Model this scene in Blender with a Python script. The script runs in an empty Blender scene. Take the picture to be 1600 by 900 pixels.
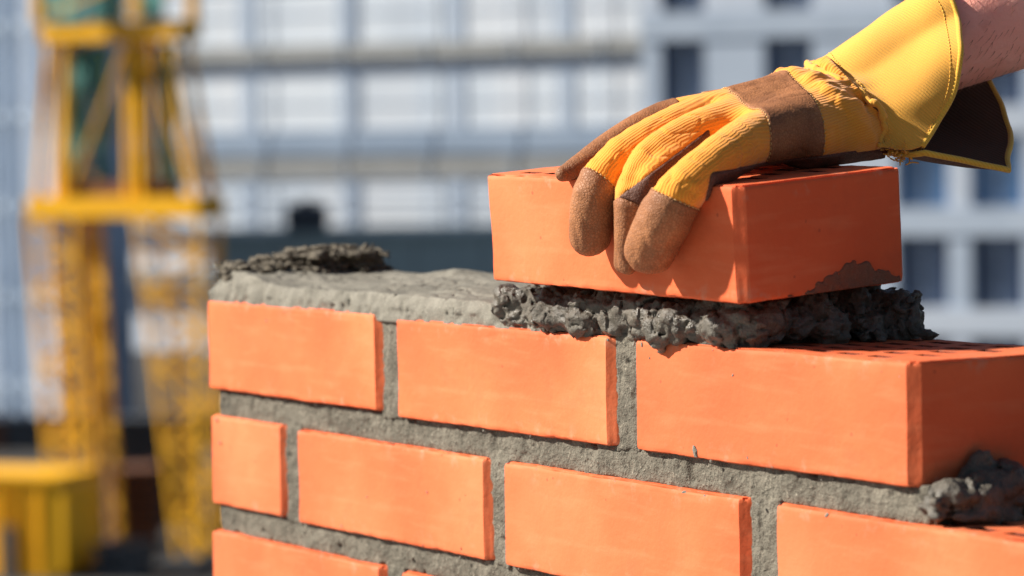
import bpy, bmesh, math, random
import numpy as np
from mathutils import Vector, Matrix
import openvdb

random.seed(7); rng = np.random.default_rng(7)
C = bpy.context.scene.collection
scn = bpy.context.scene

# ---------------------------------------------------------------- camera, light, world
# wall frame: X along the wall, Y through it (away from the viewer), Z up; origin = top front corner of the top course
CAM = Vector((1.9636, -1.0079, 0.12216))
PITCH, YAW, ROLL = 0.05252, 0.99424, -0.01563
_f = Vector((-math.sin(YAW)*math.cos(PITCH), math.cos(YAW)*math.cos(PITCH), -math.sin(PITCH)))
_r = Vector((math.cos(YAW), math.sin(YAW), 0)); _u = _r.cross(_f)
r2 = _r*math.cos(ROLL) + _u*math.sin(ROLL); u2 = -_r*math.sin(ROLL) + _u*math.cos(ROLL)
m = Matrix((r2, u2, -_f)).transposed().to_4x4(); m.translation = CAM
cd = bpy.data.cameras.new('camera'); cam = bpy.data.objects.new('camera', cd); C.objects.link(cam)
cam.matrix_world = m; cd.sensor_width = 36; cd.lens = 36*4688/1600
cd.clip_start = 0.05; cd.clip_end = 6000
cd.dof.use_dof = True; cd.dof.focus_distance = 1.75; cd.dof.aperture_fstop = 7.6
scn.camera = cam

SUN = Vector((0.52, 0.63, -0.57)).normalized()            # direction the light travels
sl = bpy.data.lights.new('sun', 'SUN'); sl.energy = 5.0; sl.angle = math.radians(1.6); sl.color = (1.0, .93, .82)
so = bpy.data.objects.new('sun', sl); C.objects.link(so)
so.rotation_euler = SUN.to_track_quat('-Z', 'Y').to_euler()
w = bpy.data.worlds.new('World'); scn.world = w; w.use_nodes = True
nt = w.node_tree; bg = nt.nodes['Background']; sky = nt.nodes.new('ShaderNodeTexSky')
sky.sky_type = 'NISHITA'; sky.sun_disc = False
sky.sun_elevation = math.asin(-SUN.z); sky.sun_rotation = math.atan2(-SUN.x, -SUN.y)
nt.links.new(sky.outputs[0], bg.inputs[0]); bg.inputs[1].default_value = 0.036
scn.view_settings.view_transform = 'Standard'; scn.view_settings.look = 'None'
scn.view_settings.exposure = 0.95; scn.view_settings.gamma = 1

# ---------------------------------------------------------------- helpers
def tag(o, label=None, cat=None, group=None, kind=None):
    if label: o['label'] = label
    if cat: o['category'] = cat
    if group: o['group'] = group
    if kind: o['kind'] = kind
    return o

def empty(name, loc=(0, 0, 0), rz=0, parent=None):
    o = bpy.data.objects.new(name, None); o.empty_display_size = .1; C.objects.link(o)
    o.location = loc; o.rotation_euler = (0, 0, rz); o.parent = parent
    return o

def mkmesh(name, v, f, mat, smooth=False, sharp=None):
    me = bpy.data.meshes.new(name)
    v = np.asarray(v, dtype=np.float32)
    if isinstance(f, np.ndarray):
        k = f.shape[1]; n = len(f)
        me.vertices.add(len(v)); me.vertices.foreach_set('co', v.ravel())
        me.loops.add(n*k); me.loops.foreach_set('vertex_index', f.astype(np.int32).ravel())
        me.polygons.add(n); me.polygons.foreach_set('loop_start', np.arange(n, dtype=np.int32)*k)
        me.update(calc_edges=True)
    else:
        me.from_pydata([tuple(p) for p in v], [], f)
    for mm in (mat if isinstance(mat, (list, tuple)) else [mat]): me.materials.append(mm)
    if smooth: me.polygons.foreach_set('use_smooth', [True]*len(me.polygons))
    if sharp: me.set_sharp_from_angle(angle=math.radians(sharp))
    me.update(); return me

def obj(name, me, parent=None, loc=(0, 0, 0)):
    o = bpy.data.objects.new(name, me); C.objects.link(o); o.parent = parent; o.location = loc
    return o

class MB:                                                   # collects simple solids into one mesh
    def __init__(s): s.v = []; s.f = []
    def box(s, a, b):
        n = len(s.v); (x0, y0, z0), (x1, y1, z1) = a, b
        s.v += [(x0,y0,z0),(x1,y0,z0),(x1,y1,z0),(x0,y1,z0),(x0,y0,z1),(x1,y0,z1),(x1,y1,z1),(x0,y1,z1)]
        s.f += [tuple(n+i for i in q) for q in ((0,3,2,1),(4,5,6,7),(0,1,5,4),(1,2,6,5),(2,3,7,6),(3,0,4,7))]
        return s
    def bar(s, a, b, w, d=None, n=4):
        a, b = Vector(a), Vector(b); t = (b-a).normalized(); d = d or w
        h = Vector((0, 0, 1)) if abs(t.z) < .9 else Vector((0, 1, 0))
        x = t.cross(h).normalized(); y = x.cross(t); k = len(s.v)
        for p in (a, b):
            for i in range(n):
                an = 2*math.pi*(i+.5)/n; sc = 1/math.cos(math.pi/n) if n == 4 else 1
                s.v.append(tuple(p + x*math.cos(an)*w/2*sc + y*math.sin(an)*d/2*sc))
        s.f += [tuple(k+i for i in range(n))[::-1], tuple(k+n+i for i in range(n))]
        s.f += [(k+i, k+(i+1) % n, k+n+(i+1) % n, k+n+i) for i in range(n)]
        return s
    def build(s, name, mat, parent=None, loc=(0, 0, 0)):
        return obj(name, mkmesh(name, s.v, s.f, mat), parent, loc)

def tube_mesh(pts, r, n=8, closed=False, cap=True):
    P = np.asarray(pts, float); m = len(P); R_ = np.broadcast_to(np.asarray(r, float), (m,))
    if closed: T = np.roll(P, -1, 0) - np.roll(P, 1, 0)
    else: T = np.gradient(P, axis=0)
    T /= np.linalg.norm(T, axis=1)[:, None]+1e-12
    up = np.array([0, 0, 1.]) if abs(T[0][2]) < .9 else np.array([1., 0, 0])
    N = np.cross(T[0], up); N /= np.linalg.norm(N); V = []; F = []
    for i in range(m):
        N = N - T[i]*(N@T[i]); N /= np.linalg.norm(N)+1e-12; B = np.cross(T[i], N)
        for k in range(n):
            a = 2*math.pi*k/n; V.append(P[i]+R_[i]*(math.cos(a)*N+math.sin(a)*B))
    for i in range(m if closed else m-1):
        j = (i+1) % m
        for k in range(n): F.append((i*n+k, i*n+(k+1) % n, j*n+(k+1) % n, j*n+k))
    if cap and not closed: F += [tuple(range(n))[::-1], tuple(range((m-1)*n, m*n))]
    return V, F

def catmull(P, n):
    Q = np.vstack([2*P[0]-P[1], P, 2*P[-1]-P[-2]]); out = []; m_ = len(P)-1
    for t in np.linspace(0, m_, n):
        i = min(int(t), m_-1); u = t-i; a, b, c_, d_ = Q[i:i+4]
        out.append(.5*((2*b)+(c_-a)*u+(2*a-5*b+4*c_-d_)*u*u+(3*b-a-3*c_+d_)*u**3))
    return np.array(out)

# vectorised value noise
_L = rng.random((32, 32, 32)).astype(np.float32)*2-1
def vnoise(P, s, off=0):
    q = P/s + off*7.31; i = np.floor(q).astype(np.int32); f = (q-i).astype(np.float32); f = f*f*(3-2*f)
    x, y, z = i[..., 0], i[..., 1], i[..., 2]; r = 0
    for a in (0, 1):
        wx = f[..., 0] if a else 1-f[..., 0]
        for b in (0, 1):
            wy = f[..., 1] if b else 1-f[..., 1]
            for c in (0, 1):
                wz = f[..., 2] if c else 1-f[..., 2]
                r = r + wx*wy*wz*_L[(x+a) & 31, (y+b) & 31, (z+c) & 31]
    return r
def fbm(P, s, o=3, off=0, gain=.5):
    return sum(vnoise(P, s/2**k, off+k)*gain**k for k in range(o))

def iso(grid, origin, vox, level=0.0):
    """surface of a distance field sampled on a regular grid -> verts, quads"""
    g = openvdb.FloatGrid(background=float(grid.max())); g.copyFromArray(grid.astype(np.float32))
    p, q = g.convertToQuads(isovalue=level)
    v = np.asarray(p)*vox + np.asarray(origin); q = np.asarray(q)
    # openvdb winding points inward for negative-inside grids: make it point outward
    a, b, c = v[q[:, 0]], v[q[:, 1]], v[q[:, 2]]
    n = np.cross(b-a, c-a); ctr = (a+b+c)/3
    i = np.clip(((ctr-origin)/vox).round().astype(int), 1, np.array(grid.shape)-2)
    G = np.stack([grid[i[:, 0]+1, i[:, 1], i[:, 2]]-grid[i[:, 0]-1, i[:, 1], i[:, 2]],
                  grid[i[:, 0], i[:, 1]+1, i[:, 2]]-grid[i[:, 0], i[:, 1]-1, i[:, 2]],
                  grid[i[:, 0], i[:, 1], i[:, 2]+1]-grid[i[:, 0], i[:, 1], i[:, 2]-1]], -1)
    if (n*G).sum() < 0: q = q[:, ::-1]
    return v, np.ascontiguousarray(q)

def gridpts(lo, hi, vox):
    ax = [np.arange(lo[k], hi[k]+vox, vox, dtype=np.float32) for k in range(3)]
    return np.stack(np.meshgrid(*ax, indexing='ij'), -1)

# ---------------------------------------------------------------- materials
def mat(name, base, rough=.8, spec=.3):
    m = bpy.data.materials.new(name); m.use_nodes = True
    b = m.node_tree.nodes['Principled BSDF']; b.inputs['Base Color'].default_value = (*base, 1)
    b.inputs['Roughness'].default_value = rough; b.inputs['Specular IOR Level'].default_value = spec
    return m, m.node_tree, b
def coords(nt, scale=(1, 1, 1), kind='Object'):
    t = nt.nodes.new('ShaderNodeTexCoord'); mp = nt.nodes.new('ShaderNodeMapping')
    nt.links.new(t.outputs[kind], mp.inputs[0]); mp.inputs['Scale'].default_value = scale; return mp.outputs[0]
def noise(nt, co, scale, detail=4, rough=.5):
    n = nt.nodes.new('ShaderNodeTexNoise'); nt.links.new(co, n.inputs['Vector'])
    n.inputs['Scale'].default_value = scale; n.inputs['Detail'].default_value = detail; n.inputs['Roughness'].default_value = rough
    return n.outputs[0]
def ramp(nt, src, stops):
    r = nt.nodes.new('ShaderNodeValToRGB'); nt.links.new(src, r.inputs[0]); e = r.color_ramp.elements
    while len(e) < len(stops): e.new(.5)
    for el, (p, c) in zip(e, stops):
        el.position = p; el.color = (*c, 1) if hasattr(c, '__len__') else (c, c, c, 1)
    return r.outputs[0]
def mix(nt, a, b, fac, mode='MIX'):
    x = nt.nodes.new('ShaderNodeMix'); x.data_type = 'RGBA'; x.blend_type = mode
    for s, i in ((fac, 0), (a, 6), (b, 7)):
        if hasattr(s, 'links'): nt.links.new(s, x.inputs[i])
        elif hasattr(s, '__len__'): x.inputs[i].default_value = (*s, 1)
        else: x.inputs[i].default_value = s
    return x.outputs[2]
def bump(nt, bsdf, h, dist, strength=1, prev=None):
    b = nt.nodes.new('ShaderNodeBump'); nt.links.new(h, b.inputs['Height'])
    b.inputs['Distance'].default_value = dist; b.inputs['Strength'].default_value = strength
    if prev: nt.links.new(prev, b.inputs['Normal'])
    nt.links.new(b.outputs[0], bsdf.inputs['Normal']); return b.outputs[0]
def math_(nt, op, a, b=None):
    x = nt.nodes.new('ShaderNodeMath'); x.operation = op
    for i, s in enumerate((a, b)):
        if s is None: continue
        if hasattr(s, 'links'): nt.links.new(s, x.inputs[i])
        else: x.inputs[i].default_value = s
    return x.outputs[0]

def brick_material():
    m, nt, b = mat('fired_clay', (.6, .2, .08), .72, .3)
    co = coords(nt); info = nt.nodes.new('ShaderNodeObjectInfo')
    add = nt.nodes.new('ShaderNodeVectorMath'); add.operation = 'ADD'; nt.links.new(co, add.inputs[0])
    cmb = nt.nodes.new('ShaderNodeCombineXYZ'); sc = math_(nt, 'MULTIPLY', info.outputs['Random'], 9.0)
    nt.links.new(sc, cmb.inputs[0]); nt.links.new(sc, cmb.inputs[2]); nt.links.new(cmb.outputs[0], add.inputs[1]); co = add.outputs[0]
    big = noise(nt, co, 7, 3); st = coords(nt, (6, 6, 40)); streak = noise(nt, st, 3, 4)
    c = ramp(nt, big, [(.3, (.65, .105, .032)), (.5, (.74, .15, .050)), (.72, (.84, .225, .090))])
    c = mix(nt, c, (.82, .28, .13), math_(nt, 'MULTIPLY', ramp(nt, streak, [(.52, 0.), (.75, 1.)]), .28))
    c = mix(nt, c, (.47, .075, .028), math_(nt, 'MULTIPLY', ramp(nt, noise(nt, co, 28, 5, .6), [(.56, 0.), (.74, 1.)]), .32))
    v = nt.nodes.new('ShaderNodeTexVoronoi'); nt.links.new(co, v.inputs['Vector']); v.inputs['Scale'].default_value = 95
    spk = math_(nt, 'LESS_THAN', v.outputs['Distance'], .1)
    spk2 = math_(nt, 'MULTIPLY', spk, math_(nt, 'GREATER_THAN', noise(nt, co, 40, 2), .57))
    c = mix(nt, c, (.35, .06, .03), math_(nt, 'MULTIPLY', spk2, .5))
    sep = nt.nodes.new('ShaderNodeSeparateXYZ'); nt.links.new(coords(nt), sep.inputs[0])
    ed = math_(nt, 'MINIMUM', sep.outputs[2], math_(nt, 'SUBTRACT', .065, sep.outputs[2]))
    near = ramp(nt, math_(nt, 'MULTIPLY', ed, 50.), [(.0, .9), (.6, .06)])
    dirt = math_(nt, 'MULTIPLY', ramp(nt, noise(nt, co, 75, 6, .65), [(.55, 0.), (.66, 1.)]), near)
    c = mix(nt, c, (.48, .33, .23), math_(nt, 'MULTIPLY', dirt, .42))
    hs = nt.nodes.new('ShaderNodeHueSaturation'); nt.links.new(c, hs.inputs['Color'])
    nt.links.new(math_(nt, 'ADD', math_(nt, 'MULTIPLY', info.outputs['Random'], .20), .84), hs.inputs['Value'])
    nt.links.new(hs.outputs[0], b.inputs['Base Color'])
    p = bump(nt, b, noise(nt, co, 260, 5, .6), .0006, .45)
    bump(nt, b, noise(nt, co, 40, 3), .002, .3, p)
    return m
def mortar_material(name, lo, hi, rough=.9, fine=900, bd=.0012):
    m, nt, b = mat(name, hi, rough, .25); co = coords(nt)
    if rough < .5: nt.links.new(ramp(nt, noise(nt, co, 70, 3), [(.4, .3), (.6, .75)]), b.inputs['Roughness']); b.inputs['Specular IOR Level'].default_value = .5
    c = ramp(nt, noise(nt, co, 45, 5, .6), [(.3, lo), (.7, hi)])
    g = noise(nt, co, fine, 2, .7)
    c = mix(nt, c, tuple(x*1.9 for x in hi), ramp(nt, g, [(.6, 0.), (.75, .8)]))
    c = mix(nt, c, tuple(x*.35 for x in lo), ramp(nt, g, [(.25, .85), (.4, 0.)]))
    nt.links.new(c, b.inputs['Base Color'])
    p = bump(nt, b, g, bd, .8); bump(nt, b, noise(nt, co, 170, 5, .65), bd*2.5, .7, p)
    return m
def leather_material(name, lo, hi):
    m, nt, b = mat(name, hi, .5, .45); co = coords(nt)
    v = nt.nodes.new('ShaderNodeTexVoronoi'); v.feature = 'DISTANCE_TO_EDGE'
    wob = nt.nodes.new('ShaderNodeVectorMath'); wob.operation = 'MULTIPLY_ADD'
    nn = nt.nodes.new('ShaderNodeTexNoise'); nn.inputs['Scale'].default_value = 300; nt.links.new(co, nn.inputs['Vector'])
    nt.links.new(nn.outputs['Color'], wob.inputs[0]); wob.inputs[1].default_value = (.002,)*3; nt.links.new(co, wob.inputs[2])
    nt.links.new(wob.outputs[0], v.inputs['Vector']); v.inputs['Scale'].default_value = 540
    edge = ramp(nt, v.outputs['Distance'], [(.0, 0.), (.22, 1.)])
    c = mix(nt, tuple(x*.55 for x in lo), ramp(nt, noise(nt, co, 50, 5), [(.3, lo), (.7, hi)]), math_(nt, 'ADD', math_(nt, 'MULTIPLY', edge, .5), .5))
    c = mix(nt, c, tuple(x*1.4 for x in hi), ramp(nt, noise(nt, co, 130, 4, .6), [(.58, 0.), (.8, .25)]))
    nt.links.new(c, b.inputs['Base Color'])
    p = bump(nt, b, edge, .0004, .45); bump(nt, b, noise(nt, co, 90, 4), .003, .35, p)
    nt.links.new(ramp(nt, edge, [(0., .8), (1., .6)]), b.inputs['Roughness'])
    return m
def knit_material(name, col, axis, pitch=.0016, warm=None):
    """ribbed cotton: fine cords running across `axis` (in object space)"""
    m, nt, b = mat(name, col, .85, .15); co = coords(nt)
    wob = noise(nt, co, 60, 2)
    def cords(val, amp):
        ph = math_(nt, 'MULTIPLY', math_(nt, 'ADD', val, math_(nt, 'MULTIPLY', wob, amp)), 2*math.pi/pitch)
        return math_(nt, 'ADD', math_(nt, 'MULTIPLY', math_(nt, 'SINE', ph), .5), .5)
    if axis == 'attr':
        at = []
        for nm in ('rib_finger', 'rib_hand', 'rib_mix'):
            a_ = nt.nodes.new('ShaderNodeAttribute'); a_.attribute_name = nm; at.append(a_.outputs['Fac'])
        fm = at[2]; s1 = cords(at[0], .7); s2 = cords(at[1], .7); mx = nt.nodes.new('ShaderNodeMix')
        nt.links.new(fm, mx.inputs[0]); nt.links.new(s1, mx.inputs[2]); nt.links.new(s2, mx.inputs[3]); s = mx.outputs[0]
    else:
        dt = nt.nodes.new('ShaderNodeVectorMath'); dt.operation = 'DOT_PRODUCT'; nt.links.new(co, dt.inputs[0])
        dt.inputs[1].default_value = Vector(axis).normalized(); s = cords(dt.outputs['Value'], .003)
    fine = noise(nt, co, 1300, 3, .6)
    h = math_(nt, 'ADD', s, math_(nt, 'MULTIPLY', fine, .9))
    c = ramp(nt, noise(nt, co, 30, 4), [(.3, tuple(x*.88 for x in col)), (.7, col)])
    c = mix(nt, c, warm or (col[0]*.8, col[1]*.55, col[2]*.6), ramp(nt, s, [(.0, .45), (.5, 0.)]))
    c = mix(nt, c, (.92, .62, .20) if col[0] > .5 else tuple(x*1.8 for x in col), ramp(nt, fine, [(.55, 0.), (.8, .35)]))
    nt.links.new(c, b.inputs['Base Color']); bump(nt, b, h, .0004, .5)
    b.inputs['Sheen Weight'].default_value = .25 if col[0] > .5 else .05; b.inputs['Sheen Roughness'].default_value = .5
    return m
def skin_material():
    m, nt, b = mat('skin', (.62, .30, .21), .45, .45); co = coords(nt)
    c = ramp(nt, noise(nt, co, 30, 5), [(.3, (.82, .32, .245)), (.7, (.92, .45, .37))])
    c = mix(nt, c, (.62, .20, .15), ramp(nt, noise(nt, co, 120, 3), [(.55, 0.), (.8, .5)])); nt.links.new(c, b.inputs['Base Color'])
    b.inputs['Subsurface Weight'].default_value = .25; b.inputs['Subsurface Radius'].default_value = (.01, .004, .002); b.inputs['Subsurface Scale'].default_value = .6
    p = bump(nt, b, noise(nt, co, 500, 4, .6), .0006, .5); bump(nt, b, noise(nt, co, 60, 3), .003, .35, p)
    return m
def plain(name, lo, hi, scale=1.5, rough=.7, metal=0, spec=.3):
    m, nt, b = mat(name, hi, rough, spec); b.inputs['Metallic'].default_value = metal
    co = coords(nt); nt.links.new(ramp(nt, noise(nt, co, scale, 5, .6), [(.3, lo), (.7, hi)]), b.inputs['Base Color'])
    return m

M = dict(
    clay=brick_material(),
    joint=mortar_material('set_mortar', (.085, .077, .061), (.19, .172, .138), fine=430, bd=.0018),
    bed=mortar_material('smoothed_mortar', (.13, .122, .10), (.235, .22, .185), .75, fine=900, bd=.0006),
    heap=mortar_material('drying_mortar', (.085, .072, .054), (.17, .148, .115), .85, fine=800, bd=.001),
    fresh=mortar_material('fresh_mortar', (.05, .043, .033), (.115, .10, .078), .42, fine=800, bd=.0009),
    smear=mortar_material('mortar_film', (.26, .085, .045), (.16, .10, .065), .9, fine=900, bd=.0004),
    slot_shade=plain('painted_slot_shade', (.09, .02, .012), (.16, .035, .02), 60, .9),  # clay darkened on the slot walls: shade inside the holes painted as colour
    leather=leather_material('tan_leather', (.23, .085, .030), (.39, .155, .056)),
    dark_leather=leather_material('brown_leather', (.10, .036, .02), (.17, .065, .035)),
    knit=knit_material('orange_cotton', (.90, .35, .036), 'attr', 1.9),
    cuffy=knit_material('yellow_canvas', (.85, .41, .06), (.3, .75, .9), .0017, (.70, .36, .05)),
    lining=knit_material('brown_lining', (.11, .052, .03), (.1, 1, .3), .0025, (.03, .02, .015)),
    thread=mat('seam_thread', (.62, .38, .16), .8)[0],
    binding=knit_material('binding_tape', (.85, .5, .06), (0, 1, 1), .0018),
    skin=skin_material(), hair=mat('arm_hair', (.22, .10, .06), .5)[0],
    yellow=plain('yellow_steel', (.84, .42, .008), (.90, .48, .015), 1.2, .45),
    dyellow=plain('worn_yellow_steel', (.62, .32, .02), (.78, .42, .03), 1.2, .6),
    net=plain('green_safety_net', (.07, .24, .23), (.16, .38, .36), 2, .9),
    steel=plain('dark_steel', (.03, .035, .045), (.07, .08, .095), 2, .6),
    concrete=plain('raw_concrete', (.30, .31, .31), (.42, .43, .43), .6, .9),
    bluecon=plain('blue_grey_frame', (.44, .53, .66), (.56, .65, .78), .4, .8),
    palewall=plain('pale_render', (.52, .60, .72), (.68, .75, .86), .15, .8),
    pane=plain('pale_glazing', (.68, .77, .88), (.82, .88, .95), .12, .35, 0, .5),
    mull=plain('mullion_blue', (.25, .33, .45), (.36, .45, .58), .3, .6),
    dark=plain('dark_opening', (.08, .11, .175), (.15, .19, .275), .4, .4, 0, .5),
    blueglass=plain('blue_window_glass', (.10, .20, .36), (.18, .30, .48), .3, .25, 0, .6),
    hoard=plain('hoarding_sheet', (.19, .26, .29), (.24, .32, .35), .3, .7),
    earth=plain('trodden_earth', (.022, .022, .024), (.06, .058, .056), .08, .95),
    rust=plain('rusty_steel', (.10, .045, .03), (.20, .09, .05), 1, .9),
)

# ---------------------------------------------------------------- ground, and the storey the wall stands on
GZ = -9.7
n = 40; e = np.linspace(-1, 1, n); e = np.sign(e)*np.abs(e)**2.2*4000
gx, gy = np.meshgrid(e, e, indexing='ij'); P = np.stack([gx, gy, np.zeros_like(gx)], -1)
gzv = GZ + .12*vnoise(P, 9.0)*(np.hypot(gx, gy) < 400)
gv = np.stack([gx, gy, gzv], -1).reshape(-1, 3)
gf = np.array([(i*n+j, (i+1)*n+j, (i+1)*n+j+1, i*n+j+1) for i in range(n-1) for j in range(n-1)])
tag(obj('ground', mkmesh('ground', gv, gf, M['earth'], True)), kind='structure')

FZ = -1.152
fb = empty('unfinished_building', (1.2, -.6, GZ))
tag(fb, 'grey concrete storey frame that carries the orange brick wall in front', 'building')
for k, z in enumerate((FZ, FZ-3.2, FZ-6.4)):
    MB().box((-2.6, -3.4, z-.22-GZ), (3.4, 1.25, z-GZ)).build('floor_slab', M['concrete'], fb)
for k, (x, y) in enumerate(((-2.2, -3), (-2.2, .85), (3, -3), (3, .85))):
    for z0 in (FZ-3.2, FZ-6.4, GZ):
        MB().box((x-.2, y-.2, z0-GZ), (x+.2, y+.2, (z0+2.98 if z0 > GZ else FZ-6.62)-GZ)).build('column', M['concrete'], fb)

# ---------------------------------------------------------------- hollow bricks
BL, BD, BH = .250, .120, .065
def brick_mesh(name, L=BL, slots=True, seed=0, fine=True):
    rg = np.random.default_rng(seed); c = .0055; r = .0024
    rows = [.0130, .0345, .0560, .0775, .0990]; sw = .0078; pitch = .0252; sl = .0160; SLOTF = []
    S = []
    if slots:
        for k, y in enumerate(rows):
            x = .020 + (pitch/2 if k % 2 else 0)
            while x+sl < L-.014:
                S.append((x, x+sl, y, y+sw)); x += pitch
    xs = {0, c/2, c, L-c, L-c/2, L}; ys = {0, c/2, c, BD-c, BD-c/2, BD}; zs = {0, BH}
    for k in (.35, .8, 1.4): zs |= {r*k, BH-r*k}; xs |= {r*k, L-r*k}; ys |= {r*k, BD-r*k}
    for a, b, y0, y1 in S: xs |= {a, b}; ys |= {y0, y1}
    if fine:
        xs |= set(np.linspace(c, L-c, int(L/.0055))); ys |= set(np.linspace(c, BD-c, 20)); zs |= set(np.linspace(r*1.4, BH-r*1.4, 11))
    def uniq(s):
        o = []
        keep = {round(t, 6) for q in S for t in q}
        for v in sorted(s):
            if o and v-o[-1] < .0006:
                if round(v, 6) in keep: o[-1] = v
                continue
            o.append(v)
        return o
    X, Y, Z = uniq(xs), uniq(ys), uniq(zs); X[-1] = L; Y[-1] = BD; Z[-1] = BH
    V = []; F = []; ids = {}
    def vid(i, j, k):
        key = (i, j, k)
        if key not in ids: ids[key] = len(V); V.append((X[i], Y[j], Z[k]))
        return ids[key]
    def inslot(i, j):
        x = (X[i]+X[i+1])/2; y = (Y[j]+Y[j+1])/2
        return any(a < x < b and c0 < y < d for a, b, c0, d in S)
    nx, ny, nz = len(X)-1, len(Y)-1, len(Z)-1
    hol = [[inslot(i, j) for j in range(ny)] for i in range(nx)]
    for i in range(nx):
        for j in range(ny):
            if hol[i][j]: continue
            F.append((vid(i, j, nz), vid(i+1, j, nz), vid(i+1, j+1, nz), vid(i, j+1, nz)))
            F.append((vid(i, j, 0), vid(i, j+1, 0), vid(i+1, j+1, 0), vid(i+1, j, 0)))
            for di, dj in ((1, 0), (-1, 0), (0, 1), (0, -1)):
                a, b = i+di, j+dj
                if 0 <= a < nx and 0 <= b < ny and hol[a][b]:
                    if di: p, q = ((i+(di > 0), j), (i+(di > 0), j+1))
                    else: p, q = ((i, j+(dj > 0)), (i+1, j+(dj > 0)))
                    if di < 0 or dj > 0: p, q = q, p
                    SLOTF.append(len(F)); F.append((vid(*p, 0), vid(*q, 0), vid(*q, nz), vid(*p, nz)))
    for k in range(nz):
        for i in range(nx):
            F.append((vid(i, 0, k), vid(i+1, 0, k), vid(i+1, 0, k+1), vid(i, 0, k+1)))
            F.append((vid(i+1, ny, k), vid(i, ny, k), vid(i, ny, k+1), vid(i+1, ny, k+1)))
        for j in range(ny):
            F.append((vid(0, j+1, k), vid(0, j, k), vid(0, j, k+1), vid(0, j+1, k+1)))
            F.append((vid(nx, j, k), vid(nx, j+1, k), vid(nx, j+1, k+1), vid(nx, j, k+1)))
    v = np.array(V); key = v.copy()
    # chamfer the upright arrises, round the others
    a = np.minimum(v[:, 0], L-v[:, 0]); b = np.minimum(v[:, 1], BD-v[:, 1]); ez = np.minimum(v[:, 2], BH-v[:, 2])
    ch = c*(1+.12*vnoise(key*1000, 14., seed)); mv = np.clip((ch-a-b)/2, 0, None)
    a2, b2 = a+mv, b+mv; dm = np.minimum(np.minimum(a2, b2), np.clip(a2+b2-ch, 0, None)/1.4142)
    rr = r*(1+.45*vnoise(key*1000, 9., seed+3)+.35*vnoise(key*1000, 3.5, seed+5)) + .0028*np.clip(vnoise(key*1000, 6.5, seed+8)-.5, 0, None)/.5
    need = rr-np.sqrt(np.clip(rr**2-np.clip(rr-ez, 0, None)**2, 0, None))
    need[ez > rr] = 0; push = np.clip(need-dm, 0, None)
    sx = np.where(v[:, 0] < L/2, 1, -1); sy = np.where(v[:, 1] < BD/2, 1, -1); sz = np.where(v[:, 2] < BH/2, 1, -1)
    wx = (a2-b2 < ch*.3) & (a2 < .02); wy = (b2-a2 < ch*.3) & (b2 < .02)
    v[:, 0] += sx*(mv*1+push*wx); v[:, 1] += sy*(mv*1+push*wy)
    # flat faces dip a little near the rim and undulate
    dz = np.where((ez < 1e-6) & (dm < rr), rr-np.sqrt(np.clip(rr**2-np.clip(rr-dm, 0, None)**2, 0, None)), 0)
    v[:, 2] += sz*dz*.8
    q = key*1000
    und = np.stack([vnoise(q, 30., seed+11), vnoise(q, 26., seed+12), vnoise(q, 34., seed+13)], -1)*.00035
    if fine: und += np.stack([vnoise(q, 4., seed+21), vnoise(q, 4., seed+22), vnoise(q, 3.5, seed+23)], -1)*.00016
    v += und
    me = mkmesh(name, v, F, [M['clay'], M['slot_shade']], True, 28)
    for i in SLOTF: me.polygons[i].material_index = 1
    return me

wall = empty('brick_wall', (0, 0, FZ)); wz = -FZ
tag(wall, 'half-built orange brick wall with grey mortar joints and a stepped right end', 'wall')
zA, zB, zC = -BH, -.0837-BH, -.1672-BH
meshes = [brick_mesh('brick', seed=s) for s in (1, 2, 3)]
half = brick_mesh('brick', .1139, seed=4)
lo_full = brick_mesh('brick', fine=False, slots=False, seed=5); lo_half = brick_mesh('brick', .1139, fine=False, slots=False, seed=6)
rots = random.Random(3)
def put_brick(me, x, z, dy=0., rz=0., ry=0.):
    o = obj('brick', me, wall, (x, dy, z+wz)); o.rotation_euler = (0, ry, rz); return o
for k, (x, dz, dy) in enumerate(((0, .0018, 0.), (.2697, 0., -.0004), (.5393, 0., .0003))):
    put_brick(meshes[k], x, zA+dz, dy)
put_brick(half, 0, zB+.001, .001)
for k, x in enumerate((.1312, .3974, .6700)): put_brick(meshes[(k+1) % 3], x, zB, (.0004, -.0005, 0)[k])
for k, x in enumerate((0, .2690, .5385, .8080)): put_brick(meshes[(k+2) % 3], x, zC, (0, .0005, -.0004, 0)[k])
course = []                                                   # lower courses, below the picture
for j in range(3, 13):
    z = zC-(j-2)*.0835
    if z < FZ: break
    if j % 2:
        put_brick(lo_half, 0, z)
        for k in range(4): put_brick(lo_full, .1312+k*.2695, z)
    else:
        for k in range(4): put_brick(lo_full, k*.2695, z)
    course.append((z, j % 2))
foot = course[-1][0]
MB().box((.004, .004, 0), (1.20, .116, foot+wz)).build('mortar_footing', M['joint'], wall)

# joints: recessed, gritty
def joint_block(name, lo, hi, seed, vox=.0015, amp=.0011, mt='joint', pit=True):
    lo = np.array(lo); hi = np.array(hi); G = gridpts(lo-.003, hi+.003, vox); Pm = G*1000+seed*17
    cc = (lo+hi)/2; hs = (hi-lo)/2; q = np.abs(G-cc)-hs+.001
    d = np.linalg.norm(np.clip(q, 0, None), axis=-1)+np.clip(q.max(-1), None, 0)-.001
    d += amp*(.7*vnoise(Pm, 16., 1)+.6*vnoise(Pm, 5., 2)+.5*vnoise(Pm, 2.4, 3))
    if pit: d += .004*np.clip(vnoise(Pm, 6.5, 5)-.55, 0, None)/.45
    for ax in range(3):
        sl_ = [slice(None)]*3
        for e_ in (0, -1): sl_[ax] = e_; d[tuple(sl_)] = np.maximum(d[tuple(sl_)], .001)
    v, f = iso(d, G[0, 0, 0], vox)
    return v, f, name, mt
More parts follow.
